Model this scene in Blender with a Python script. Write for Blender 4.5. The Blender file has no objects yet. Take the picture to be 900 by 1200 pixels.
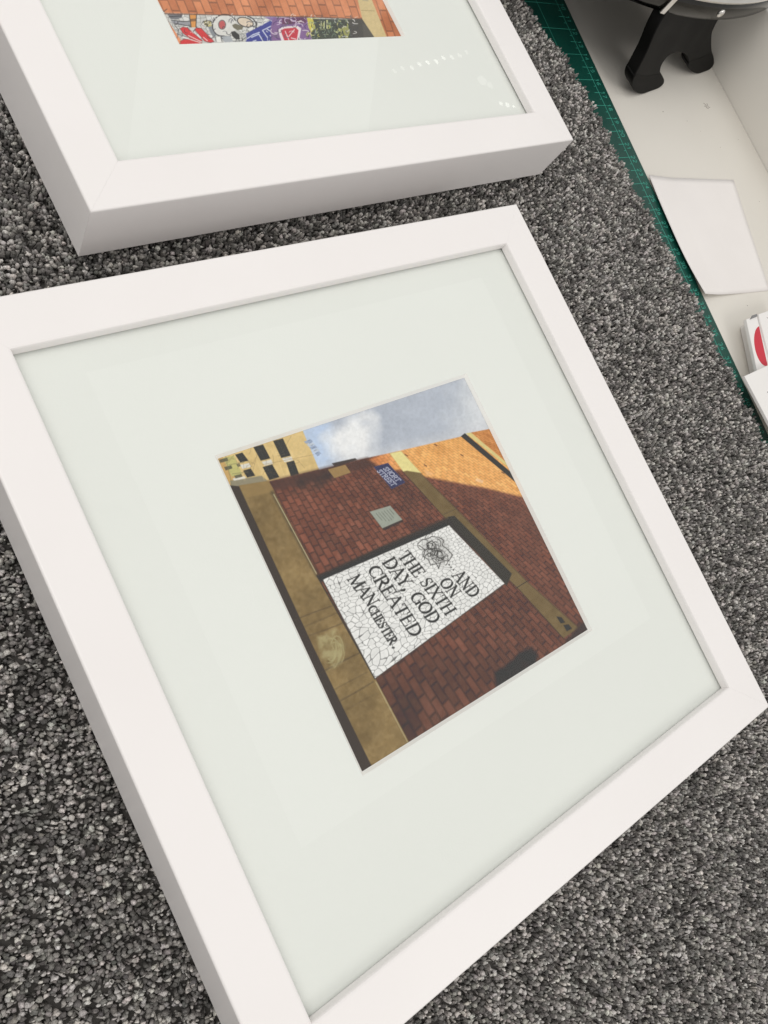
import bpy, bmesh, math, random
import numpy as np
from mathutils import Vector, Matrix

S = bpy.context.scene
COL = S.collection
R = math.radians
rng = np.random.default_rng(7)
random.seed(7)

# ------------------------------------------------------------------ camera
cam_data = bpy.data.cameras.new("camera")
cam = bpy.data.objects.new("camera", cam_data)
COL.objects.link(cam)
_r = Vector((0.7761327, -0.4284054, 0.4626951))
_d = Vector((-0.3262173, -0.9007418, -0.2867865))
_f = Vector((0.5396298, 0.0716452, -0.8388484))
M = Matrix(((_r.x, -_d.x, -_f.x), (_r.y, -_d.y, -_f.y), (_r.z, -_d.z, -_f.z))).to_4x4()
M.translation = Vector((-0.04958, 0.13710, 0.31727))
cam.matrix_world = M
cam_data.sensor_fit = 'VERTICAL'
cam_data.sensor_height = 24.0
cam_data.lens = 24.0 * 958.73 / 1200.0
cam_data.clip_start = 0.01
cam_data.clip_end = 50.0
S.camera = cam

# ------------------------------------------------------------------ room light
world = bpy.data.worlds.new("World")
S.world = world
world.use_nodes = True
bg = world.node_tree.nodes["Background"]
bg.inputs[0].default_value = (1.0, 0.985, 0.96, 1)
bg.inputs[1].default_value = 0.635


def area(name, loc, target, size, power, color):
    l = bpy.data.lights.new(name, 'AREA')
    l.shape = 'RECTANGLE'
    l.size, l.size_y = size
    l.energy = power
    l.color = color
    o = bpy.data.objects.new(name, l)
    COL.objects.link(o)
    o.location = loc
    o.rotation_euler = (Vector(target) - Vector(loc)).to_track_quat('-Z', 'Y').to_euler()
    return o


area("ceiling_lamp", (-0.60, 0.60, 1.50), (0.15, 0.2, 0), (1.0, 1.0), 9.3, (1.0, 0.975, 0.94))
area("ceiling_lamp", (0.90, -1.25, 1.65), (0.3, 0.2, 0), (0.9, 0.9), 8.0, (1.0, 0.96, 0.92))
for _k in range(10):                          # a bar of small LEDs on the far side of the room, mirrored in the farther pane
    _t = _k / 9
    _a = area("led_lamp", (1.49 + 0.29 * _t, 1.309 + 0.046 * _t + 0.003 * math.sin(_k * 2.3), 1.2), (0.2, 0.45, 0.04), (0.015, 0.0062), 0.00028 + 0.0006 * math.sin(math.pi * _t) ** 2, (1.0, 0.98, 0.95))
    _a.data.shape = 'ELLIPSE'
area("reflection_panel", (0.93, 0.24, 1.2), (0.93, 0.24, 0), (1.02, 0.94), 1.3, (0.97, 1.0, 0.98))  # added light panel, mirrored as a faint pale patch in the nearer pane
area("reflection_panel", (1.10, 1.32, 1.2), (0.9, 0.9, 0), (0.56, 0.62), 0.50, (0.95, 1.0, 0.98))  # added light panel that gives the farther pane its pale mirrored band
for _x, _y, _s, _p in ((1.785, 1.266, 0.030, 0.0012), (1.806, 1.250, 0.020, 0.0005), (1.812, 1.190, 0.012, 0.0006), (1.834, 1.184, 0.015, 0.0009), (1.856, 1.178, 0.009, 0.0004)):  # tiny lights added only for the bright specks mirrored in the farther pane
    _a = area("glint_light", (_x, _y, 1.2), (0.3, 0.4, 0), (_s, _s * 0.6), _p, (1.0, 0.99, 0.96)); _a.data.shape = 'ELLIPSE'

S.view_settings.view_transform = 'Standard'
S.view_settings.look = 'None'
S.view_settings.exposure = 0.0
S.view_settings.gamma = 1.0
S.render.engine = 'CYCLES'
S.cycles.max_bounces = 8
S.cycles.transparent_max_bounces = 12


# ------------------------------------------------------------------ helpers
def lin(c):
    c = np.asarray(c, float) / 255.0
    return np.where(c <= 0.04045, c / 12.92, ((c + 0.055) / 1.055) ** 2.4)


def tag(o, label=None, cat=None, group=None, kind=None):
    if label: o["label"] = label
    if cat: o["category"] = cat
    if group: o["group"] = group
    if kind: o["kind"] = kind
    return o


def empty(name, loc=(0, 0, 0), rz=0.0):
    o = bpy.data.objects.new(name, None)
    COL.objects.link(o)
    o.location = loc
    o.rotation_euler = (0, 0, rz)
    o.empty_display_size = 0.02
    return o


def link_mesh(name, me, mat, parent=None):
    if mat: me.materials.append(mat)
    o = bpy.data.objects.new(name, me)
    COL.objects.link(o)
    if parent: o.parent = parent
    return o


def obj(name, verts, faces, mat, parent=None, smooth=False):
    me = bpy.data.meshes.new(name)
    me.from_pydata([tuple(v) for v in verts], [], faces)
    bm = bmesh.new(); bm.from_mesh(me)
    bmesh.ops.recalc_face_normals(bm, faces=bm.faces)
    bm.to_mesh(me); bm.free()
    if smooth:
        me.polygons.foreach_set("use_smooth", [True] * len(me.polygons))
    return link_mesh(name, me, mat, parent)


class MB:
    def __init__(s): s.v, s.f = [], []
    def add(s, v, f):
        n = len(s.v); s.v += [tuple(a) for a in v]; s.f += [[i + n for i in q] for q in f]
    def box(s, x0, x1, y0, y1, z0, z1):
        v = [(x, y, z) for z in (z0, z1) for y in (y0, y1) for x in (x0, x1)]
        s.add(v, [(0, 2, 3, 1), (4, 5, 7, 6), (0, 1, 5, 4), (2, 6, 7, 3), (0, 4, 6, 2), (1, 3, 7, 5)])
    def prism(s, pts, z0, z1):
        n = len(pts)
        v = [(p[0], p[1], z0) for p in pts] + [(p[0], p[1], z1) for p in pts]
        s.add(v, [list(range(n))[::-1], list(range(n, 2 * n))] + [(i, (i + 1) % n, n + (i + 1) % n, n + i) for i in range(n)])
    def line(s, a, b, w, z0, z1):
        a, b = np.array(a, float), np.array(b, float)
        t = (b - a) / (np.linalg.norm(b - a) + 1e-12); n = np.array([-t[1], t[0]]) * w / 2
        s.prism([a - n, b - n, b + n, a + n], z0, z1)
    def build(s, name, mat, parent=None, smooth=False, bevel=None):
        o = obj(name, s.v, s.f, mat, parent, smooth)
        if bevel:
            m = o.modifiers.new("bevel", 'BEVEL'); m.width = bevel; m.segments = 3; m.limit_method = 'ANGLE'
        return o


def lathe(name, prof, mat, parent, n=96, a0=0, a1=2 * math.pi, closed=False):
    v, f = [], []
    full = abs(a1 - a0 - 2 * math.pi) < 1e-6
    m = n if full else n + 1
    for i in range(m):
        a = a0 + (a1 - a0) * i / n
        for r, z in prof: v.append((r * math.cos(a), r * math.sin(a), z))
    k = len(prof)
    for i in range(n):
        j = (i + 1) % m
        for q in range(k if closed else k - 1):
            q2 = (q + 1) % k
            f.append((i * k + q, j * k + q, j * k + q2, i * k + q2))
    return obj(name, v, f, mat, parent, True)


def material(name, color, rough=0.5, spec=0.5, metal=0.0, noise=None, bump=None):
    m = bpy.data.materials.new(name); m.use_nodes = True
    nt = m.node_tree; b = nt.nodes["Principled BSDF"]
    b.inputs["Base Color"].default_value = (*color, 1)
    b.inputs["Roughness"].default_value = rough
    b.inputs["Specular IOR Level"].default_value = spec
    b.inputs["Metallic"].default_value = metal
    tc = nt.nodes.new("ShaderNodeTexCoord")
    if noise:                                    # (scale, colour at the low end, roughness swing)
        sc, c2, dr = noise
        n = nt.nodes.new("ShaderNodeTexNoise"); n.inputs["Scale"].default_value = sc
        n.inputs["Detail"].default_value = 6
        nt.links.new(tc.outputs["Object"], n.inputs["Vector"])
        mx = nt.nodes.new("ShaderNodeMix"); mx.data_type = 'RGBA'
        mr = nt.nodes.new("ShaderNodeMapRange")
        mr.inputs[1].default_value = 0.35; mr.inputs[2].default_value = 0.65
        nt.links.new(n.outputs["Fac"], mr.inputs[0])
        nt.links.new(mr.outputs[0], mx.inputs[0])
        mx.inputs[6].default_value = (*c2, 1); mx.inputs[7].default_value = (*color, 1)
        nt.links.new(mx.outputs[2], b.inputs["Base Color"])
        if dr:
            m2 = nt.nodes.new("ShaderNodeMapRange")
            m2.inputs[3].default_value = rough - dr; m2.inputs[4].default_value = rough + dr
            nt.links.new(n.outputs["Fac"], m2.inputs[0])
            nt.links.new(m2.outputs[0], b.inputs["Roughness"])
    if bump:
        sc, st, dist = bump
        n = nt.nodes.new("ShaderNodeTexNoise"); n.inputs["Scale"].default_value = sc
        n.inputs["Detail"].default_value = 4
        nt.links.new(tc.outputs["Object"], n.inputs["Vector"])
        bp = nt.nodes.new("ShaderNodeBump"); bp.inputs["Strength"].default_value = st
        bp.inputs["Distance"].default_value = dist
        nt.links.new(n.outputs["Fac"], bp.inputs["Height"])
        nt.links.new(bp.outputs["Normal"], b.inputs["Normal"])
    return m


def attr_material(name, rough, spec=0.5, vary=None):
    m = material(name, (0.5, 0.5, 0.5), rough, spec)
    nt = m.node_tree; b = nt.nodes["Principled BSDF"]
    a = nt.nodes.new("ShaderNodeAttribute"); a.attribute_name = "Col"
    nt.links.new(a.outputs["Color"], b.inputs["Base Color"])
    if vary:
        tc = nt.nodes["Texture Coordinate"]
        n = nt.nodes.new("ShaderNodeTexNoise"); n.inputs["Scale"].default_value = vary
        n.inputs["Detail"].default_value = 2
        nt.links.new(tc.outputs["Object"], n.inputs["Vector"])
        mr = nt.nodes.new("ShaderNodeMapRange")
        mr.inputs[1].default_value = 0.3; mr.inputs[2].default_value = 0.7
        mr.inputs[3].default_value = 0.6; mr.inputs[4].default_value = 1.35
        nt.links.new(n.outputs["Fac"], mr.inputs[0])
        vm = nt.nodes.new("ShaderNodeVectorMath"); vm.operation = 'SCALE'
        nt.links.new(a.outputs["Color"], vm.inputs[0]); nt.links.new(mr.outputs[0], vm.inputs["Scale"])
        nt.links.new(vm.outputs[0], b.inputs["Base Color"])
    return m


def np_mesh(name, verts, tris_or_quads, mat, parent, colors=None, smooth=True):
    me = bpy.data.meshes.new(name)
    nv, (nf, k) = len(verts), tris_or_quads.shape
    me.vertices.add(nv); me.vertices.foreach_set("co", verts.astype(np.float32).ravel())
    me.loops.add(nf * k); me.loops.foreach_set("vertex_index", tris_or_quads.astype(np.int32).ravel())
    me.polygons.add(nf)
    me.polygons.foreach_set("loop_start", np.arange(nf, dtype=np.int32) * k)
    me.polygons.foreach_set("use_smooth", np.full(nf, smooth))
    me.update(calc_edges=True)
    if colors is not None:
        a = me.color_attributes.new("Col", 'FLOAT_COLOR', 'POINT')
        a.data.foreach_set("color", np.c_[colors, np.ones(nv)].astype(np.float32).ravel())
    return link_mesh(name, me, mat, parent)


# ------------------------------------------------------------------ materials
M_desk = material("desk_laminate", (0.74, 0.708, 0.65), 0.42, 0.4, noise=(9, (0.71, 0.677, 0.618), 0.06), bump=(900, 0.05, 0.0004))
M_wall = material("panel_paint", (0.77, 0.74, 0.685), 0.5, 0.35, noise=(6, (0.74, 0.71, 0.655), 0.05))
M_matgreen = material("green_vinyl", (0.004, 0.066, 0.048), 0.42, 0.4, noise=(40, (0.003, 0.052, 0.039), 0.06), bump=(1500, 0.25, 0.0004))
M_matink = material("mat_ink", (0.05, 0.33, 0.25), 0.5, 0.4)
M_backing = material("carpet_backing", (0.08, 0.075, 0.07), 0.95, 0.1)
M_pile = attr_material("carpet_yarn", 0.85, 0.15, vary=2000)
M_frame = material("white_frame_paint", (0.86, 0.830, 0.820), 0.36, 0.45, noise=(14, (0.842, 0.811, 0.80), 0.07), bump=(260, 0.05, 0.0006))
M_mount = material("mount_board", (0.815, 0.828, 0.798), 0.9, 0.2, bump=(1600, 0.12, 0.0003), noise=(10, (0.802, 0.815, 0.784), 0.0))
M_core = material("mount_core", (0.90, 0.88, 0.85), 0.9, 0.2)
M_print = attr_material("photo_print", 0.45, 0.3)
M_board = material("hardboard", (0.22, 0.14, 0.08), 0.8, 0.2)
M_paper = material("paper", (0.84, 0.805, 0.785), 0.8, 0.25, noise=(25, (0.82, 0.785, 0.765), 0.0), bump=(500, 0.05, 0.0004))
M_card = material("white_carton", (0.84, 0.82, 0.80), 0.45, 0.4, noise=(20, (0.82, 0.80, 0.78), 0.04))
M_red = material("red_ink", (0.60, 0.025, 0.05), 0.4, 0.4, noise=(60, (0.56, 0.022, 0.045), 0.04))
M_greyink = material("grey_ink", (0.22, 0.22, 0.22), 0.6, 0.3)
M_blackiron = material("black_enamel", (0.0045, 0.0042, 0.0039), 0.5, 0.12, noise=(50, (0.006, 0.0056, 0.0052), 0.08), bump=(700, 0.12, 0.0006))
M_chrome = material("dark_chrome", (0.055, 0.053, 0.050), 0.14, 0.5, metal=1.0, noise=(30, (0.035, 0.034, 0.032), 0.05))
M_bright = material("bright_steel", (0.72, 0.70, 0.67), 0.14, 0.5, metal=1.0, noise=(60, (0.66, 0.64, 0.61), 0.04))
M_rubber = material("black_rubber", (0.0028, 0.0026, 0.0024), 0.5, 0.10, bump=(900, 0.2, 0.0005))

M_glass = bpy.data.materials.new("picture_glass"); M_glass.use_nodes = True
_nt = M_glass.node_tree; _nt.nodes.clear()
_o = _nt.nodes.new("ShaderNodeOutputMaterial"); _mx = _nt.nodes.new("ShaderNodeMixShader")
_tr = _nt.nodes.new("ShaderNodeBsdfTransparent"); _tr.inputs[0].default_value = (0.985, 0.993, 0.985, 1)
_gl = _nt.nodes.new("ShaderNodeBsdfGlossy"); _gl.inputs["Roughness"].default_value = 0.012
_fr = _nt.nodes.new("ShaderNodeFresnel"); _ge = _nt.nodes.new("ShaderNodeNewGeometry"); _mm = _nt.nodes.new("ShaderNodeMapRange")   # same Fresnel on both faces of the pane
_mm.inputs[3].default_value = 1.5; _mm.inputs[4].default_value = 1 / 1.5
_nt.links.new(_ge.outputs["Backfacing"], _mm.inputs[0]); _nt.links.new(_mm.outputs[0], _fr.inputs[0])
_nt.links.new(_fr.outputs[0], _mx.inputs[0]); _nt.links.new(_tr.outputs[0], _mx.inputs[1])
_nt.links.new(_gl.outputs[0], _mx.inputs[2]); _nt.links.new(_mx.outputs[0], _o.inputs[0])

# ------------------------------------------------------------------ setting: worktop and low upright panel
WX = 0.6058
b = MB(); b.box(-1.0, WX, -0.9, 1.3, -0.03, 0.0)
desk = tag(b.build("worktop", M_desk), kind="structure")
b = MB()
for _p in ([(.5700, .3555), (.5722, .3540), (.5708, .3515), (.5730, .3505)], [(.5742, .3550), (.5735, .3520), (.5755, .3512)], [(.5690, .3530), (.5715, .3528)]):
    for _i, (_a, _c) in enumerate(zip(_p[:-1], _p[1:])): b.line(_a, _c, 0.00035, -0.0002, 0.00012 + 0.00001 * _i)
for _x, _y, _s in ((.516, .352, .0009), (.5385, .3425, .0006), (.562, .318, .0005), (.548, .333, .0004), (.497, .1985, .0007), (.590, .322, .0005), (.575, .270, .0006)):
    b.prism([(_x + _s * .5 * math.cos(k * 1.05), _y + _s * .4 * math.sin(k * 1.05)) for k in range(6)], -0.0002, 0.00015)
b.build("pencil_mark", material("pencil_smudge", (0.30, 0.27, 0.24), 0.8, 0.1), desk)
b = MB(); b.box(WX + 0.0004, WX + 0.16, -0.9, 1.3, -0.03, 0.0520)
tag(b.build("back_wall", M_wall, bevel=0.0012), kind="structure")

# ------------------------------------------------------------------ cutting mat
mdir = np.array([-0.0655, -0.99785])          # towards higher numbers
mout = np.array([0.99785, -0.0655])           # towards the mat's edge
P10 = np.array([0.4584, 0.4395])              # the 10 cm mark on the ruler line
MT = 0.002


def mp(n, w): return P10 + mdir * (n - 10) * 0.00999 + mout * w


cm = empty("cutting_mat", (float(mp(22, 0)[0]), float(mp(22, 0)[1]), 0.0))
tag(cm, "dark green cutting mat with centimetre ruler marks, under the carpet edge", "cutting mat")
o2 = np.array([cm.location.x, cm.location.y])


def ml(n, w): return tuple(mp(n, w) - o2)


b = MB(); b.prism([ml(-6, 0.0094), ml(-6, -0.43), ml(60, -0.43), ml(60, 0.0094)], 0.0003, MT)
b.build("mat_sheet", M_matgreen, cm, bevel=0.0004)
DIG = {'0': [[(0, .2), (.15, 0), (.45, 0), (.6, .2), (.6, .8), (.45, 1), (.15, 1), (0, .8), (0, .2)]],
       '1': [[(.1, .8), (.35, 1), (.35, 0)]],
       '2': [[(0, .8), (.15, 1), (.45, 1), (.6, .8), (.55, .55), (0, 0), (.6, 0)]],
       '3': [[(0, .9), (.2, 1), (.5, 1), (.6, .8), (.5, .55), (.25, .52)], [(.5, .55), (.6, .3), (.5, .05), (.2, 0), (0, .1)]],
       '4': [[(.45, 0), (.45, 1), (0, .3), (.6, .3)]],
       '5': [[(.55, 1), (.05, 1), (0, .55), (.4, .6), (.6, .35), (.45, .02), (0, .05)]],
       '6': [[(.5, 1), (.1, .6), (0, .25), (.2, 0), (.45, 0), (.6, .25), (.45, .5), (.1, .45)]],
       '7': [[(0, 1), (.6, 1), (.2, 0)]],
       '8': [[(.3, .52), (.05, .75), (.2, 1), (.4, 1), (.55, .75), (.3, .52), (0, .25), (.15, 0), (.45, 0), (.6, .25), (.3, .52)]],
       '9': [[(.1, 0), (.5, .4), (.6, .75), (.4, 1), (.15, 1), (0, .75), (.15, .5), (.5, .55)]]}
zc = [0]


def zz():
    zc[0] = (zc[0] + 1) % 17
    return MT + 0.00005 + zc[0] * 0.000006


b = MB()
b.line(ml(0, 0), ml(46, 0), 0.00042, MT - 0.0005, zz())
for k in range(1, 5):
    b.line(ml(0, -0.02 * k), ml(46, -0.02 * k), 0.0003, MT - 0.0005, zz())
for n in range(0, 46):
    if n % 2 == 0: b.line(ml(n, 0.0016), ml(n, -0.085), 0.0003, MT - 0.0005, zz())
    else: b.line(ml(n, 0.0016), ml(n, -0.0045), 0.00036, MT - 0.0005, zz())
    b.line(ml(n + .5, 0), ml(n + .5, -0.0022), 0.00028, MT - 0.0005, zz())
b.line(ml(28.35, 0.005), ml(27.3, -0.012), 0.00034, MT - 0.0005, zz())
b.line(ml(27.3, -0.012), ml(22.9, -0.083), 0.00034, MT - 0.0005, zz())
b.build("ruler_marks", M_matink, cm)
b = MB()
for n in range(1, 46):
    s = str(n); H = 0.0034; adv = 0.0030
    for i, ch in enumerate(s):
        s0 = (i - len(s) / 2) * adv + 0.0021
        for pl in DIG[ch]:
            q = [ml(n + (s0 + x * H * 0.95) / 0.00999, 0.0024 + y * H) for x, y in pl]
            for a_, c_ in zip(q[:-1], q[1:]): b.line(a_, c_, 0.00042, MT - 0.0004, zz())
b.build("ruler_numbers", M_matink, cm)

# ------------------------------------------------------------------ carpet: backing and pile of twisted tufts
EY = np.array([-0.30, 0.05, 0.1198, 0.1623, 0.2144, 0.2562, 0.301, 0.3521, 0.3943, 0.4108, 0.4367, 0.52, 0.70])
EX = np.array([0.421, 0.4285, 0.4315, 0.4325, 0.4348, 0.4325, 0.4312, 0.4334, 0.4300, 0.4225, 0.4175, 0.415, 0.412]) - 0.0015
carpet = empty("carpet", (0.14, 0.2, MT))
tag(carpet, "speckled grey and black carpet offcut with fluffy cut edge, under both white frames", "carpet")
ys = np.linspace(-0.24, 0.66, 60)
edge = [(float(np.interp(y, EY, EX)) - 0.0025, float(y)) for y in ys]
b = MB(); b.prism([(-0.19, 0.66), (-0.19, -0.24)] + edge, MT + 0.0004, 0.0056)
o = b.build("backing", M_backing, carpet); o.matrix_parent_inverse = Matrix.Translation((-0.14, -0.2, -MT))

F1 = (0.0, 0.0, 0.0)
F2 = (0.06657, 0.30649, 0.017803)
FW, FB, FD, FH, FZ = 0.28, 0.01984, 0.00456, 0.0313, 0.012


def pile(pitch=0.00192):
    gx = np.arange(-0.185, 0.445, pitch); gy = np.arange(-0.235, 0.655, pitch * 0.9)
    X, Y = np.meshgrid(gx, gy); X[::2] += pitch / 2
    X = X.ravel() + rng.normal(0, pitch * 0.22, X.size); Y = Y.ravel() + rng.normal(0, pitch * 0.22, Y.size)
    keep = X < np.interp(Y, EY, EX) + 0.0009 * np.sin(Y * 210) + 0.0008 * np.sin(Y * 530 + 1)
    # only the stretch that can come into view: the picture's footprint and a hand's breadth round it
    quad = [(0.00, 0.56), (0.60, 0.56), (0.60, 0.10), (0.235, -0.19), (0.13, -0.19), (-0.135, 0.03), (-0.135, 0.20)]
    for (ax_, ay_), (bx_, by_) in zip(quad, quad[1:] + quad[:1]):
        keep &= (bx_ - ax_) * (Y - ay_) - (by_ - ay_) * (X - ax_) < 0
    for fx, fy, th in (F1, F2):
        lx = (X - fx) * math.cos(th) + (Y - fy) * math.sin(th); ly = -(X - fx) * math.sin(th) + (Y - fy) * math.cos(th)
        keep &= ~((lx > 0.012) & (lx < FW - 0.012) & (ly > 0.012) & (ly < FW - 0.012))
    X, Y = X[keep], Y[keep]; n = len(X)
    tone = rng.random(n)
    low = 0.5 + 0.5 * np.sin(X * 61 + 3 * np.sin(Y * 37)) * np.sin(Y * 53 + 2 * np.sin(X * 29))
    tone = np.clip(tone + 0.12 * (low - 0.5), 0, 0.999)
    v = np.where(tone < 0.44, rng.uniform(0.095, 0.18, n), np.where(tone < 0.74, rng.uniform(0.21, 0.35, n), rng.uniform(0.42, 0.64, n)))
    cols = v[:, None] * np.array([1.0, 0.95, 0.90]) * (1 + rng.normal(0, 0.015, (n, 3)))
    # one strand: a blunt spindle of three square rings and a tip
    NR = 6
    ring = [(math.cos(2 * math.pi * k / NR), math.sin(2 * math.pi * k / NR)) for k in range(NR)]
    st = np.array([(a * .55, c * .55, 0.0) for a, c in ring] + [(a * .95 * .7 + c * .3, c * .95 * .7 - a * .3, 0.5) for a, c in ring] + [(a * .95, c * .95, 0.84) for a, c in ring] + [(0, 0, 1.0)])
    tr = []
    for q in (0, NR):
        for k in range(NR):
            k2 = (k + 1) % NR; tr += [(q + k, q + k2, q + NR + k2), (q + k, q + NR + k2, q + NR + k)]
    tr += [(2 * NR + k, 2 * NR + (k + 1) % NR, 3 * NR) for k in range(NR)]
    tr = np.array(tr); K = len(st); NS = 2
    X, Y = np.repeat(X, NS), np.repeat(Y, NS); cols = np.repeat(cols, NS, 0) * rng.uniform(0.82, 1.16, (n * NS, 1))
    lean = np.repeat(np.abs(rng.normal(0.30, 0.22, n)), NS); laz = np.repeat(rng.uniform(0, 2 * np.pi, n), NS)
    pn = 1.3 + 2.4 * np.sin(X * 23 + 1.7 * np.sin(Y * 31)); laz = np.where(np.repeat(rng.random(n), NS) < 0.25, pn, laz)
    m = n * NS
    ph = np.tile(np.arange(NS) * 2 * np.pi / NS, n) + np.repeat(rng.uniform(0, 6.28, n), NS)
    first = np.tile(np.arange(NS) == 0, n)
    L = rng.uniform(0.0036, 0.0054, m); r_ = np.where(first, rng.uniform(0.00085, 0.00132, m), rng.uniform(0.00042, 0.00070, m))
    sp = np.where(first, rng.uniform(0.0, 0.10, m), rng.uniform(0.05, 0.35, m))
    dx = np.sin(lean) * np.cos(laz) + sp * np.cos(ph); dy = np.sin(lean) * np.sin(laz) + sp * np.sin(ph)
    ed = np.interp(Y, EY, EX) - X; dx += np.clip(1 - ed / 0.004, 0, 1) * 0.25
    D = np.stack([dx, dy, np.cos(lean)], 1); D /= np.linalg.norm(D, axis=1, keepdims=True)
    U = np.cross(D, np.array([0.3, 0.9, 0.1])); U /= np.linalg.norm(U, axis=1, keepdims=True); Wv = np.cross(D, U)
    A0 = np.stack([X + np.where(first, 0.0001, 0.0008) * np.cos(ph), Y + np.where(first, 0.0001, 0.0008) * np.sin(ph), np.full(m, 0.0050)], 1)
    J = 1 + rng.normal(0, 0.24, (m, K, 1)); fl = rng.uniform(0.55, 0.95, m)[:, None, None]
    bend = rng.normal(0, 0.00038, (m, 2))
    s2 = (st[None, :, 2:3] ** 2)
    V = A0[:, None] + J * (st[None, :, 0:1] * U[:, None] + st[None, :, 1:2] * fl * Wv[:, None]) * r_[:, None, None] + st[None, :, 2:3] * D[:, None] * L[:, None, None] \
        + s2 * (bend[:, None, 0:1] * U[:, None] + bend[:, None, 1:2] * Wv[:, None])
    T = (np.arange(m)[:, None, None] * K + tr[None]).reshape(-1, 3)
    return np_mesh("pile", V.reshape(-1, 3) - np.array([0.14, 0.2, MT]), T, M_pile, carpet, np.repeat(cols, K, 0))


pile()

# ------------------------------------------------------------------ picture frames
MZ = FH - FD - 0.0010                       # upper face of the mount board
PZ = MZ - 0.0015                            # printed sheet
AP = (0.0731, 0.2035, 0.0755, 0.2051)        # aperture in the mount's face
APIN = 0.0012                                # bevel


def rail_profile():
    r, h, e = FB, FH, 0.0010
    return [(0.0004, 0.0003), (0, 0.0008), (0, h - e), (e * .08, h - e * .62), (e * .3, h - e * .3), (e * .62, h - e * .08), (e, h), (r - 0.0011, h), (r - 0.0004, h - 0.0003), (r - 0.0001, h - 0.0010),
            (r, h - FD), (r - 0.006, h - FD), (r - 0.006, 0.0006)]


def make_rail(k, parent):
    pr = rail_profile(); n = len(pr); gap = 0.000015
    v = []
    for end in (0, 1):
        for r, z in pr:
            s = r + gap if end == 0 else FW - r - gap
            p = [(s, r), (FW - r, s), (FW - s, FW - r), (r, FW - s)][k]
            v.append((p[0], p[1], z))
    f = [list(range(n)), list(range(n, 2 * n))[::-1]] + [(i, (i + 1) % n, n + (i + 1) % n, n + i) for i in range(n)]
    return obj("frame_rail", v, f, M_frame, parent)


def make_frame(loc, rz, label, group):
    t = empty("picture_frame", loc, rz)
    tag(t, label, "picture frame", group)
    for k in range(4): make_rail(k, t)
    b = MB(); b.box(FB - 0.0055, FW - FB + 0.0055, FB - 0.0055, FW - FB + 0.0055, 0.0012, 0.0035)
    b.build("backing_board", M_board, t)
    lo, hi = FB - 0.005, FW - FB + 0.005
    a0, a1, b0, b1 = AP; c = APIN
    o4 = [(lo, lo), (hi, lo), (hi, hi), (lo, hi)]
    i4 = [(a0, b0), (a1, b0), (a1, b1), (a0, b1)]
    v = [(*p, MZ) for p in o4] + [(*p, MZ) for p in i4] + [(*p, PZ + 0.0001) for p in o4] + [(*p, PZ + 0.0001) for p in
         [(a0 + c, b0 + c), (a1 - c, b0 + c), (a1 - c, b1 - c), (a0 + c, b1 - c)]]
    f = []
    for i in range(4):
        j = (i + 1) % 4
        f += [(i, j, 4 + j, 4 + i), (8 + i, 12 + i, 12 + j, 8 + j), (i, 8 + i, 8 + j, j), (4 + i, 4 + j, 12 + j, 12 + i)]
    me = bpy.data.meshes.new("mount"); me.from_pydata(v, [], f)
    bm = bmesh.new(); bm.from_mesh(me); bmesh.ops.recalc_face_normals(bm, faces=bm.faces); bm.to_mesh(me); bm.free()
    mo = link_mesh("mount", me, M_mount, t); me.materials.append(M_core)
    for i in range(4): me.polygons[i * 4 + 3].material_index = 1
    me = bpy.data.meshes.new("glass")
    me.from_pydata([(lo, lo, FH - FD - 0.0004), (hi, lo, FH - FD - 0.0004), (hi, hi, FH - FD - 0.0004), (lo, hi, FH - FD - 0.0004)], [], [(0, 1, 2, 3)])
    link_mesh("glass", me, M_glass, t)
    return t


fr1 = make_frame((0, 0, FZ), 0, "white frame in the foreground holding a picture of red brick and lettered mosaic", "white square picture frames")
AP1 = AP; AP = (0.0731, 0.2027, 0.0746, 0.2048)
fr2 = make_frame((F2[0], F2[1], FZ), F2[2], "white frame farther back whose picture shows orange brick and colourful graffiti mosaic", "white square picture frames")


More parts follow.
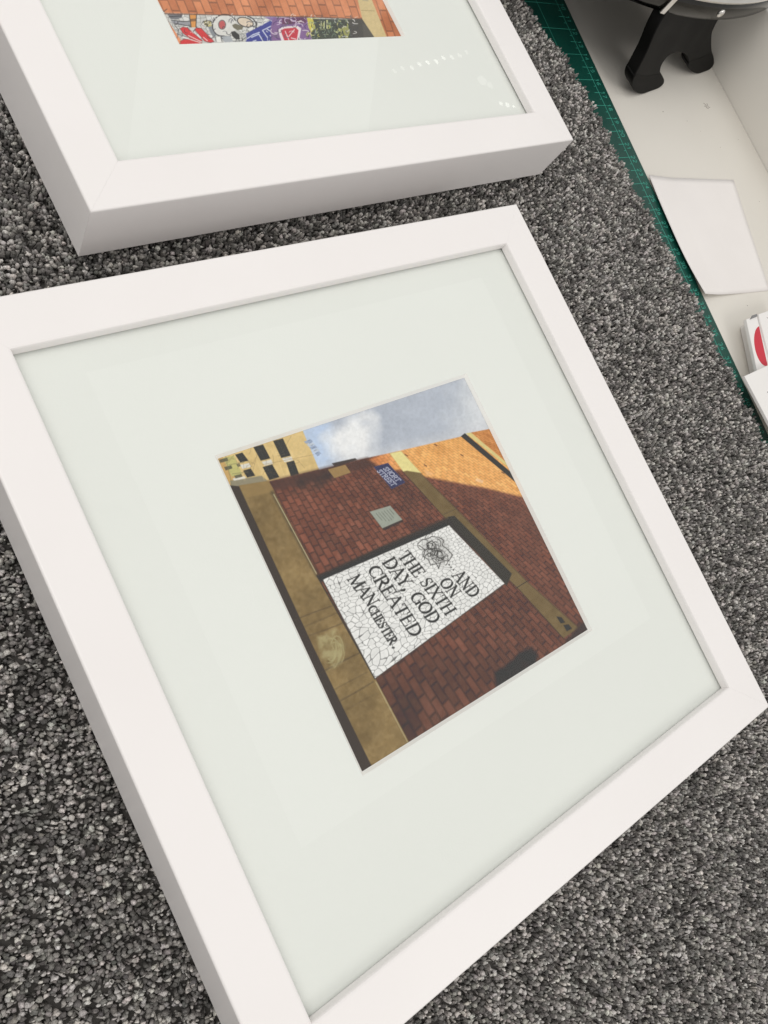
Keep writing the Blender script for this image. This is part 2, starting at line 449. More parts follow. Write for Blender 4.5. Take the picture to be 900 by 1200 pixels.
# ---- the printed pictures: painted vertex by vertex from shapes
class Paint:
    """A canvas of sample points (x, y) in the drawing's own units; img is sRGB 0..255."""
    def __init__(s, x, y):
        s.x, s.y = x, y; s.img = np.zeros(x.shape + (3,))
        s.r = np.random.default_rng(3)
    def poly_mask(s, pts, soft=1.0):
        pts = np.array(pts, float); m = np.zeros(s.x.shape)
        x0, x1 = pts[:, 0].min() - 3, pts[:, 0].max() + 3; y0, y1 = pts[:, 1].min() - 3, pts[:, 1].max() + 3
        w = (s.x > x0) & (s.x < x1) & (s.y > y0) & (s.y < y1)
        px, py = s.x[w], s.y[w]
        ins = np.zeros(px.shape, bool); d = np.full(px.shape, 1e9)
        n = len(pts)
        for i in range(n):
            a, c = pts[i], pts[(i + 1) % n]
            cond = (a[1] > py) != (c[1] > py)
            with np.errstate(divide='ignore', invalid='ignore'):
                xi = (c[0] - a[0]) * (py - a[1]) / (c[1] - a[1]) + a[0]
            ins ^= cond & (px < xi)
            d = np.minimum(d, s.segdist(px, py, a, c))
        sd = np.where(ins, d, -d)
        m[w] = np.clip(sd / soft + 0.5, 0, 1)
        return m
    @staticmethod
    def segdist(px, py, a, c):
        dx, dy = c[0] - a[0], c[1] - a[1]; L = dx * dx + dy * dy + 1e-12
        t = np.clip(((px - a[0]) * dx + (py - a[1]) * dy) / L, 0, 1)
        return np.hypot(px - a[0] - t * dx, py - a[1] - t * dy)
    def blend(s, m, col):
        m = m[..., None]; s.img = s.img * (1 - m) + np.asarray(col, float) * m
    def poly(s, pts, col, soft=1.0, a=1.0): s.blend(s.poly_mask(pts, soft) * a, col)
    def stroke(s, pts, w, col, a=1.0, soft=1.0):
        pts = [np.array(p, float) for p in pts]
        for p, q in zip(pts[:-1], pts[1:]):
            x0, x1 = min(p[0], q[0]) - w - 2, max(p[0], q[0]) + w + 2; y0, y1 = min(p[1], q[1]) - w - 2, max(p[1], q[1]) + w + 2
            k = (s.x > x0) & (s.x < x1) & (s.y > y0) & (s.y < y1)
            if not k.any(): continue
            d = s.segdist(s.x[k], s.y[k], p, q)
            m = (np.clip((w / 2 - d) / soft + 0.5, 0, 1) * a)[:, None]
            s.img[k] = s.img[k] * (1 - m) + np.asarray(col, float) * m
    def noise(s, sc, seed=0, x=None, y=None):
        x = (s.x if x is None else x) / sc; y = (s.y if y is None else y) / sc
        r = np.random.default_rng(seed); T = r.random((64, 64))
        xi, yi = np.floor(x).astype(int), np.floor(y).astype(int); fx, fy = x - xi, y - yi
        fx = fx * fx * (3 - 2 * fx); fy = fy * fy * (3 - 2 * fy)
        g = lambda i, j: T[(xi + i) % 64, (yi + j) % 64]
        return (g(0, 0) * (1 - fx) + g(1, 0) * fx) * (1 - fy) + (g(0, 1) * (1 - fx) + g(1, 1) * fx) * fy
    def fbm(s, sc, seed=0): return (s.noise(sc, seed) * .55 + s.noise(sc / 2.1, seed + 1) * .28 + s.noise(sc / 4.3, seed + 2) * .17)


def homog(src, dst):
    A = []
    for (x, y), (X, Y) in zip(src, dst):
        A.append([x, y, 1, 0, 0, 0, -X * x, -X * y, -X]); A.append([0, 0, 0, x, y, 1, -Y * x, -Y * y, -Y])
    return np.linalg.svd(np.array(A))[2][-1].reshape(3, 3)


def hmap(H, x, y):
    w = H[2, 0] * x + H[2, 1] * y + H[2, 2]
    return (H[0, 0] * x + H[0, 1] * y + H[0, 2]) / w, (H[1, 0] * x + H[1, 1] * y + H[1, 2]) / w


def bricks(u, v, L, W, jw, seed=5, ju=1.5):
    """u along the course, v across; gives brick tone -1..1 and mortar 0..1"""
    row = np.floor(v / W); uu = u / L + 0.5 * (row % 2) + 0.1 * np.sin(row * 12.9)
    col = np.floor(uu); fu, fv = uu - col, v / W - row
    r = np.random.default_rng(seed).random((97, 89)) * 2 - 1
    tone = r[row.astype(int) % 97, col.astype(int) % 89]
    mu = np.clip(1.25 - np.minimum(fu, 1 - fu) * L / (jw * ju), 0, 1); mv = np.clip(1.2 - np.minimum(fv, 1 - fv) * W / jw, 0, 1)
    return tone, np.maximum(mu, mv * (.75 + .25 * r[(row * 7).astype(int) % 97, (col * 5).astype(int) % 89]))


def crackle(u, v, seed=9, jit=0.75):
    r = np.random.default_rng(seed); J = r.random((64, 64, 2)); K = r.random((64, 64))
    iu, iv = np.floor(u).astype(int), np.floor(v).astype(int)
    d1 = np.full(u.shape, 9.); d2 = d1.copy(); idt = np.zeros(u.shape)
    for a in (-1, 0, 1):
        for c in (-1, 0, 1):
            q = J[(iu + a) % 64, (iv + c) % 64]
            d = (np.abs(iu + a + .5 + (q[..., 0] - .5) * jit - u) ** 3 + np.abs(iv + c + .5 + (q[..., 1] - .5) * jit - v) ** 3) ** (1 / 3)
            n = d < d1
            d2 = np.where(n, d1, np.minimum(d2, d)); idt = np.where(n, K[(iu + a) % 64, (iv + c) % 64], idt); d1 = np.where(n, d, d1)
    return d2 - d1, idt


# roman letters: (points, thick 1 / thin 0) in a box of height 1; serifs as short thin strokes
def arc(cx, cy, rx, ry, a0, a1, n=12):
    return [(cx + rx * math.cos(R(a0 + (a1 - a0) * i / n)), cy + ry * math.sin(R(a0 + (a1 - a0) * i / n))) for i in range(n + 1)]


def ser(x, y, w=.13): return ([(x - w, y), (x + w, y)], 0)


LET = {
    'A': (.78, [([(.08, 0), (.38, 1)], 0), ([(.38, 1), (.70, 0)], 1), ([(.19, .36), (.58, .36)], 0), ser(.08, 0, .1), ser(.70, 0)]),
    'C': (.74, [(arc(.42, .5, .36, .47, 120, 240), 1), (arc(.42, .5, .36, .47, 45, 120), 0), (arc(.42, .5, .36, .47, 240, 315), 0), ([(.68, .98), (.68, .7)], 0), ([(.68, .05), (.68, .25)], 0)]),
    'D': (.82, [([(.16, 0), (.16, 1)], 1), (arc(.30, .5, .44, .5, -60, 60), 1), (arc(.30, .5, .44, .5, 60, 90), 0), (arc(.30, .5, .44, .5, -90, -60), 0), ([(.05, 1), (.3, 1)], 0), ([(.05, 0), (.3, 0)], 0)]),
    'E': (.66, [([(.16, 0), (.16, 1)], 1), ([(.05, 1), (.58, 1), (.58, .8)], 0), ([(.05, 0), (.6, 0), (.62, .22)], 0), ([(.16, .52), (.46, .52)], 0), ([(.46, .42), (.46, .62)], 0)]),
    'G': (.82, [(arc(.42, .5, .36, .47, 120, 240), 1), (arc(.42, .5, .36, .47, 45, 120), 0), (arc(.42, .5, .36, .47, 240, 310), 0), ([(.70, .08), (.70, .42)], 1), ([(.55, .42), (.8, .42)], 0), ([(.68, .98), (.68, .7)], 0)]),
    'H': (.84, [([(.16, 0), (.16, 1)], 1), ([(.68, 0), (.68, 1)], 1), ([(.16, .52), (.68, .52)], 0), ser(.16, 0), ser(.16, 1), ser(.68, 0), ser(.68, 1)]),
    'I': (.36, [([(.18, 0), (.18, 1)], 1), ser(.18, 0), ser(.18, 1)]),
    'M': (1.0, [([(.13, 0), (.17, 1)], 0), ([(.17, 1), (.50, .05)], 1), ([(.50, .05), (.82, 1)], 0), ([(.82, 1), (.86, 0)], 1), ser(.13, 0, .1), ser(.86, 0), ser(.13, 1, .08), ser(.86, 1, .08)]),
    'N': (.86, [([(.15, 0), (.15, 1)], 0), ([(.15, 1), (.70, 0)], 1), ([(.70, 0), (.70, 1)], 0), ser(.15, 0, .1), ser(.12, 1, .1), ser(.70, 1, .1)]),
    'O': (.86, [(arc(.43, .5, .36, .48, 120, 240), 1), (arc(.43, .5, .36, .48, -60, 60), 1), (arc(.43, .5, .36, .48, 60, 120), 0), (arc(.43, .5, .36, .48, 240, 300), 0)]),
    'R': (.76, [([(.16, 0), (.16, 1)], 1), ([(.05, 1), (.36, 1)], 0), (arc(.34, .75, .25, .25, -70, 80), 1), ([(.16, .5), (.38, .5)], 0), ([(.36, .5), (.68, 0)], 1), ser(.16, 0), ser(.70, 0, .07)]),
    'S': (.60, [(arc(.30, .75, .20, .23, 40, 180), 0), ([(.11, .70), (.20, .58), (.42, .44), (.50, .30)], 1), (arc(.29, .25, .21, .24, -150, 10), 0), ([(.49, .98), (.48, .75)], 0), ([(.08, .02), (.09, .25)], 0)]),
    'T': (.74, [([(.37, 0), (.37, 1)], 1), ([(.06, .78), (.05, 1), (.69, 1), (.68, .78)], 0), ser(.37, 0)]),
    'X': (.80, [([(.12, 1), (.66, 0)], 1), ([(.64, 1), (.12, 0)], 0), ser(.12, 1, .1), ser(.64, 1, .1), ser(.12, 0, .1), ser(.68, 0, .1)]),
    'Y': (.78, [([(.10, 1), (.38, .5)], 1), ([(.66, 1), (.38, .5)], 0), ([(.38, .5), (.38, 0)], 1), ser(.10, 1, .1), ser(.66, 1, .1), ser(.38, 0)]),
    ',': (.34, [([(.12, .08), (.15, .02), (.06, -.16)], 1)]),
    '.': (.36, [([(.14, .06), (.15, .06)], 1)]),
    ' ': (.40, []),
}


def write(P, txt, a, c, up, col, thick=.17, thin=.075, a_=1.0, soft=1.0):
    """text from a to c (baseline), 'up' the cap-height vector"""
    a, c, up = (np.array(q, float) for q in (a, c, up))
    tot = sum(LET[ch][0] for ch in txt); s = (c - a) / tot; h = np.linalg.norm(up); x = 0
    for ch in txt:
        w, sts = LET[ch]
        for pts, th in sts:
            P.stroke([a + s * (x + px) + up * py for px, py in pts], (thick if th else thin) * h, col, a_, soft)
        x += w


def print_sheet(parent, paint, N, ext):
    """a sheet of N x N points over the aperture (plus a border that tucks under the mount)"""
    a0, a1, b0, b1 = AP; e = ext
    K = 2
    s = np.linspace(a0 - e, a1 + e, N * K); t = np.linspace(b0 - e, b1 + e, N * K)
    s2, t2 = np.meshgrid(s, t)
    img = paint(s2, t2)
    img = img.reshape(N, K, N, K, 3).mean((1, 3))
    xs = s.reshape(N, K).mean(1); yt = t.reshape(N, K).mean(1)
    X, Y = np.meshgrid(xs, yt)
    V = np.stack([X.ravel(), Y.ravel(), np.full(X.size, PZ)], 1)
    i = np.arange(N * N).reshape(N, N)
    Q = np.stack([i[:-1, :-1].ravel(), i[:-1, 1:].ravel(), i[1:, 1:].ravel(), i[1:, :-1].ravel()], 1)
    np_mesh("print", V, Q, M_print, parent, np.clip(lin(np.clip(img.reshape(-1, 3), 0, 255)) * 1.06 - 0.016, 0.004, 0.93))


HP1 = np.array([[6639.102, -3063.778, 167.2455], [-1711.353, -6592.367, 1727.594], [2.135651, 0.2835448, 1.0]])
HP2 = np.array([[7441.796, -3355.311, -121.2452], [-29.73382, -6804.391, 671.578], [1.741441, 0.1997277, 1.0]])


def paint_brick_wall(s, t):
    x, y = hmap(HP1, s, t)
    P = Paint(x, y)
    Z2 = lambda *q: [((a / 3.75) * 1.9565, (c / 3.75) * 1.9565) for a, c in q]
    Z3 = lambda *q: [(220 * 1.9565 + a / 3.75 * 1.9565, c / 3.75 * 1.9565) for a, c in q]
    k4 = 1.9565 / 3.3333
    Z4 = lambda *q: [(110 * 1.9565 + a * k4, 170 * 1.9565 + c * k4) for a, c in q]
    MQ = [(270, 488), (560, 363), (688, 497), (390, 715)]      # the mosaic's corners
    Hm = homog(MQ, [(0, 0), (0, 1), (1, 1), (1, 0)])            # u along the lettering, v across it
    u, v = hmap(Hm, x, y)
    # brick wall
    tone, mort = bricks(u + 5, v + 5, 1 / 7.0, 1 / 25, 0.0068, ju=1.6)
    n1, n2 = P.fbm(90, 1), P.fbm(14, 4)
    base = np.array([116, 67, 50.]) + tone[..., None] * np.array([15, 9, 7]) + (n1[..., None] - .5) * np.array([40, 24, 19]) + (n2[..., None] - .5) * 26
    low = np.clip((y - 480) / 330, 0, 1)[..., None]
    base = base * (1 - low) + (base * .82 + np.array([-6, 0, 1])) * low
    P.img = base * (1 - (0.40 - 0.08 * low) * mort[..., None])
    # darker bricks beside the sign top and right of the band
    P.blend(np.clip(n1 - .45, 0, 1) * 1.1 * P.poly_mask([(560, 260), (760, 300), (900, 600), (780, 600)], 60), (82, 50, 40))
    # sunlit bricks
    lit = P.poly_mask([(372, 214), (430, 190), (590, 150), (662, 140), (760, 310), (727, 298), (640, 277), (505, 252), (452, 236), (415, 238)], 7)
    ob = np.array([236, 172, 98.]) + tone[..., None] * np.array([12, 12, 10]) + (n1[..., None] - .5) * np.array([30, 30, 34]) + (n2[..., None] - .5) * 20
    ob = ob - np.clip((470 - x) / 90, 0, 1)[..., None] * np.array([26, 44, 24])
    P.blend(lit, ob * (1 - .17 * mort[..., None]))
    P.poly(Z3((370, 488), (400, 500), (395, 512), (365, 500)), (240, 200, 160), 2, .7)
    P.poly(Z3((140, 450), (180, 470), (150, 480)), (235, 185, 135), 4, .6)
    for q in ((185, 340), (300, 385), (55, 385), (480, 462), (140, 430)):
        P.stroke(Z3(q, (q[0] + 10, q[1] + 6)), 2.5, (90, 55, 35), .8)
    # sky
    sky = P.poly_mask([(200, 60), (640, -10), (668, 148), (590, 159), (430, 196), (352, 213), (262, 236), (215, 150)], 2)
    g = np.array([176, 182, 195.]) + np.zeros(x.shape + (3,))
    cb = P.fbm(55, 21)
    wl = np.clip((310 - x + (cb - .5) * 90) / 40, 0, 1)[..., None]
    g = g * (1 - wl) + np.array([184, 200, 226.]) * wl
    cl = np.clip(1 - np.hypot((x - 345) / 75, (y - 165 - (x - 345) * -.1) / 62) + (cb - .5) * 1.0, 0, .6)[..., None] / .6
    g = g * (1 - cl) + np.array([234, 234, 236.]) * cl
    rl = np.clip((x - 545 + (cb - .5) * 110) / 90, 0, 1)[..., None]
    g = g * (1 - rl) + np.array([208, 211, 217.]) * rl
    wl2 = np.clip(1 - np.abs(y - (205 - (x - 400) * .27)) / 26, 0, 1)[..., None] * .6
    g = g * (1 - wl2) + np.array([206, 208, 214.]) * wl2
    P.blend(sky, g + (P.fbm(26, 30)[..., None] - .5) * 14)
    # pale building with windows
    P.poly([(0, 180), (222, 140), (262, 235), (150, 262), (60, 290), (0, 220)], (214, 186, 128), 1.5)
    P.img += (P.poly_mask([(0, 180), (222, 140), (262, 235), (60, 290)])[..., None]) * ((P.fbm(20, 40)[..., None] - .5) * 26)
    P.poly(Z2((30, 400), (78, 395), (160, 530), (100, 560)), (196, 160, 100), 1.5)
    P.poly(Z2((80, 400), (128, 388), (165, 470), (118, 482)), (188, 182, 116), 1.5)
    P.poly(Z2((110, 500), (250, 478), (280, 505), (120, 545)), (140, 132, 110), 2)
    for q in (((300, 325), (343, 314), (378, 390), (336, 400)), ((358, 420), (392, 411), (414, 470), (378, 480)),
              ((213, 352), (256, 341), (288, 402), (246, 412)), ((254, 440), (296, 428), (328, 484), (284, 497)),
              ((133, 386), (165, 376), (192, 412), (156, 420)), ((168, 456), (202, 446), (222, 478), (186, 486))):
        P.poly(Z2(*q), (44, 44, 42), 1.2)
        P.stroke(Z2(((q[0][0] + q[1][0]) / 2, q[0][1]), ((q[2][0] + q[3][0]) / 2, q[3][1])), .8, (104, 102, 92), .5)
    for q in (((340, 402), (380, 393), (388, 410), (350, 419)), ((250, 417), (292, 407), (300, 425), (262, 434)),
              ((155, 431), (195, 422), (203, 439), (165, 448)), ((122, 490), (175, 480), (180, 490), (128, 500))):
        P.poly(Z2(*q), (216, 212, 202), 1)
    for q in (((62, 408), (98, 398), (104, 412), (68, 422)), ((84, 440), (116, 432), (122, 446), (92, 455)), ((138, 428), (152, 424), (158, 436), (146, 440)), ((128, 478), (160, 470), (166, 482), (136, 490))):
        P.poly(Z2(*q), (70, 72, 58), 1, .8)
    for k in range(7): P.stroke(Z2((300 + k * 3, 330 + k * 10), (345 + k * 4, 320 + k * 10)), .6, (150, 128, 88), .35)
    for q in (((205, 345), (262, 500)), ((290, 318), (350, 482)), ((345, 306), (425, 470)), ((128, 380), (175, 500))): P.stroke(Z2(*q), .9, (232, 208, 152), .6)
    for q in (((90, 390), (120, 520)), ((105, 430), (170, 420)), ((120, 470), (190, 462))):
        P.stroke(Z2(*q), 1.2, (120, 112, 78), .8)
    for i in range(26):
        a = np.array([90 + P.r.random() * 300, 345 + P.r.random() * 140]); q = a + P.r.normal(0, 30, 2)
        P.stroke(Z2(tuple(a), tuple((a + q) / 2 + P.r.normal(0, 6, 2)), tuple(q)), .7, (112, 92, 62), .55)
    P.stroke(Z2((255, 430), (480, 385)), .9, (150, 120, 80), .7)
    for i in range(5):
        P.poly(Z2((435 + i * 12, 328 + i * 13), (466 + i * 9, 318 + i * 13), (476 + i * 9, 328 + i * 13), (446 + i * 12, 338 + i * 13)), [(150, 164, 190), (186, 194, 208)][i % 2], 1)
    for i in range(7):
        P.stroke(Z2((452 + i * 7, 325 + i * 11), (462 + i * 7, 320 + i * 11)), 1, (92, 104, 130), .8)
    # black pipe and pale coping at the right
    P.poly(Z3((300, 305), (318, 291), (600, 530), (590, 548)), (42, 40, 36), 1)
    P.poly(Z3((322, 292), (345, 288), (560, 470), (560, 482)), (214, 196, 130), 1)
    P.poly(Z3((345, 288), (440, 270), (560, 470)), (206, 138, 74), 1)
    P.img += P.poly_mask(Z3((345, 288), (440, 270), (560, 470)))[..., None] * (tone[..., None] * 14 - mort[..., None] * 40)
    # tan stone and dark roof corner on the wall's top
    P.poly([(291, 221), (345, 209), (349, 213), (300, 230)], (58, 50, 48), 1.5)
    P.poly([(145, 262), (372, 208), (396, 226), (160, 285)], (70, 44, 38), 10, .75)
    P.blend(P.poly_mask([(215, 255), (330, 228), (270, 275), (200, 290)], 18) * .8 * P.fbm(22, 60), (40, 34, 32))
    P.poly([(282, 235), (322, 224), (335, 242), (297, 255)], (152, 122, 76), 1.2)
    # band running down the wall
    band = [(424, 198), (450, 193), (502, 250), (592, 340), (740, 492), (858, 598), (822, 622), (722, 512), (556, 352), (456, 240)]
    P.poly(band, (112, 92, 56), 1.5)
    P.img += P.poly_mask(band)[..., None] * (P.fbm(16, 70)[..., None] - .5) * 24
    P.poly([(424, 198), (450, 193), (496, 243), (463, 238), (455, 240)], (226, 214, 146), 2)
    P.stroke([(455, 242), (556, 352), (722, 512), (822, 622)], 2, (64, 48, 34), .8)
    P.stroke([(502, 252), (592, 342), (740, 494), (856, 598)], 1.5, (70, 50, 36), .7)
    P.stroke([(712, 508), (738, 492)], 2, (52, 42, 30), .9)
    P.stroke([(548, 338), (575, 326)], 1.6, (70, 58, 38), .7)
    for q in (((806, 572), (818, 574), (826, 586), (816, 588)), ((822, 592), (834, 590), (842, 600), (830, 606))):
        P.poly(q, (38, 32, 26), 2)
    P.poly([(860, 590), (900, 570), (900, 640), (820, 640)], (56, 40, 34), 8)
    # stone pilaster on the left with its dark side
    P.poly([(40, 270), (86, 274), (250, 640), (388, 905), (360, 960), (300, 840)], (56, 46, 40), 1.5)
    pil = [(78, 272), (146, 261), (258, 478), (392, 716), (472, 866), (385, 920), (248, 640)]
    pm = P.poly_mask(pil, 1.5)
    sc = np.array([130, 107, 66.]) + (P.fbm(60, 80)[..., None] - .5) * np.array([48, 43, 34]) + (P.fbm(9, 84)[..., None] - .5) * 30
    P.blend(pm, sc)
    P.poly([(80, 272), (146, 261), (160, 285), (98, 300)], (146, 120, 74), 4, .8)
    P.stroke([(155, 288), (200, 372), (258, 478)], 9, (66, 54, 36), .55, 6)
    P.stroke([(158, 292), (256, 474)], 2.0, (196, 186, 150), .85)
    P.stroke([(392, 722), (466, 862)], 1.8, (186, 176, 140), .75)
    P.stroke([(258, 480), (390, 715)], 3, (48, 40, 32), .9)
    for i, (a, c) in enumerate((((206, 580), (300, 545)), ((218, 600), (312, 560)), ((228, 620), (322, 585)), ((268, 700), (356, 655)), ((292, 742), (372, 700)), ((306, 768), (386, 722)), ((318, 790), (395, 748)))):
        P.stroke([a, ((a[0] + c[0]) / 2, (a[1] + c[1]) / 2 + (i % 3) - 1), c], 2.2 + (i % 2), (70, 56, 38), (.6, .3, .5, .6, .35, .5, .25)[i], 2.5)
    gb = P.poly_mask([(258, 620), (300, 600), (322, 640), (312, 680), (285, 700), (268, 670)], 10) * np.clip(P.fbm(20, 90) * 1.9 - .45, 0, .75)
    P.blend(gb, (176, 166, 122))
    for i in range(7):
        a0 = P.r.uniform(0, 360)
        P.stroke(arc(292 + P.r.normal(0, 5), 650 + P.r.normal(0, 8), P.r.uniform(10, 26), P.r.uniform(16, 38), a0, a0 + 150), 2.2, (172, 162, 118), .5, 2)
    # shadow gap round the mosaic
    P.poly([(257, 479), (400, 414), (550, 348), (562, 346), (698, 480), (694, 494), (560, 366), (268, 492)], (46, 40, 34), 7)
    P.poly([(260, 485), (552, 358), (562, 366), (270, 491)], (34, 30, 26), 3)
    P.poly([(556, 344), (572, 341), (704, 474), (692, 502), (680, 490)], (48, 44, 36), 2)
    # dark hollow at the foot
    P.blend(np.clip(P.poly_mask([(664, 700), (700, 678), (720, 655), (750, 642), (764, 660), (758, 690), (700, 730), (668, 735)], 9) * (1.1 - .3 * P.fbm(18, 95)), 0, 1), (38, 30, 28))
    # the mosaic
    mq = P.poly_mask(MQ, 1.4)
    wv = P.noise(26, 101) - .5
    e, idt = crackle(u * 22 + 8 + wv * .9, v * 26 + 8 - wv * .8, jit=.86)
    til = np.array([230, 229, 228.]) + (idt[..., None] - .5) * 12
    til = til * (1 - 0.66 * np.clip(1 - e / .08, 0, 1)[..., None])
    P.blend(mq, til)
    P.stroke([(270, 488), (390, 715), (688, 497)], 2, (52, 46, 40), .8)
    ink = (28, 27, 26)
    W4 = lambda t_, a, c, up, **k: write(P, t_, *Z4(a, c), np.array(up) * k4, ink, **k)
    W4("AND", (598, 248), (676, 338), (37, -26))
    for q in ((588, 206), (596, 216), (604, 226)): P.stroke(Z4(q, (q[0] + .5, q[1])), 3.0, ink)
    W4("ON", (546, 276), (600, 338), (38, -24))
    W4("THE SIXTH", (385, 170), (578, 406), (40, -23))
    W4("DAY, GOD", (325, 196), (516, 440), (43, -24))
    W4("CREATED", (266, 226), (444, 492), (44, -23))
    W4("MAN", (188, 262), (276, 372), (42, -22))
    W4("CHESTER", (268, 378), (358, 520), (30, -17), thick=.19, thin=.10)
    P.stroke(Z4((367, 530), (372, 530)), 4.0, ink)
    rr = np.random.default_rng(12)
    cx, cy = 537, 155
    for i in range(30):
        a0 = rr.uniform(0, 360); px, py = rr.normal(0, 24), rr.normal(0, 22)
        P.stroke(Z4(*arc(cx + px + py * .35, cy + py + px * .2, rr.uniform(8, 30), rr.uniform(7, 24), a0, a0 + rr.uniform(90, 230), 10)), rr.uniform(.9, 1.7), (44, 42, 40), .8)
    for pts in ([(466, 124), (484, 108), (505, 104), (520, 96), (548, 97), (566, 112), (560, 130), (578, 140), (602, 168), (588, 192), (570, 186)],
                [(470, 132), (490, 150), (486, 172), (505, 186), (516, 208), (536, 206), (548, 220), (556, 200), (570, 196)],
                [(498, 122), (520, 116), (536, 128), (528, 146), (508, 142), (498, 122)], [(540, 150), (562, 156), (566, 178), (546, 182), (536, 166), (540, 150)]):
        P.stroke(Z4(*[(a + rr.normal(0, 2), c + rr.normal(0, 2)) for a, c in pts]), 1.7, (40, 38, 36), .85)
    P.blend(P.poly_mask(Z4((478, 110), (560, 100), (606, 165), (560, 210), (500, 190)), 12) * .16, (60, 58, 56))
    # small grey plaque
    P.poly([(380, 336), (427, 322), (456, 354), (410, 375)], (40, 32, 28), 3, .8)
    P.poly([(378, 332), (425, 318), (453, 350), (407, 370)], (152, 157, 146), 1.2)
    for i in range(6):
        a = np.array([393 + i * 6.2, 336 - i * 1.9])
        L = (.75, .9, 1, 1, .85, .55)[i]; d = np.array([18, 21]) * L
        for f0 in np.arange(0, .95, .13):
            P.stroke([a + d * f0, a + d * (f0 + P.r.uniform(.05, .1))], 1.3, (92, 96, 90), .75)
    # street name plate
    P.poly([(387, 229), (420, 220), (460, 265), (428, 280)], (44, 46, 84), 1.2)
    P.stroke([(389, 230), (420, 221), (459, 264), (429, 279), (389, 230)], 1.0, (78, 80, 116), .6)
    wht = (186, 189, 206)
    write(P, "SHORT", (408, 233), (441, 264), (9.6, -4.5), wht, .15, .13)
    write(P, "STREET", (394, 239), (431, 274), (9.6, -4.5), wht, .15, .13)
    # soft grain of the print
    P.img *= 1 + (P.fbm(5, 120)[..., None] - .5) * .09
    return P.img


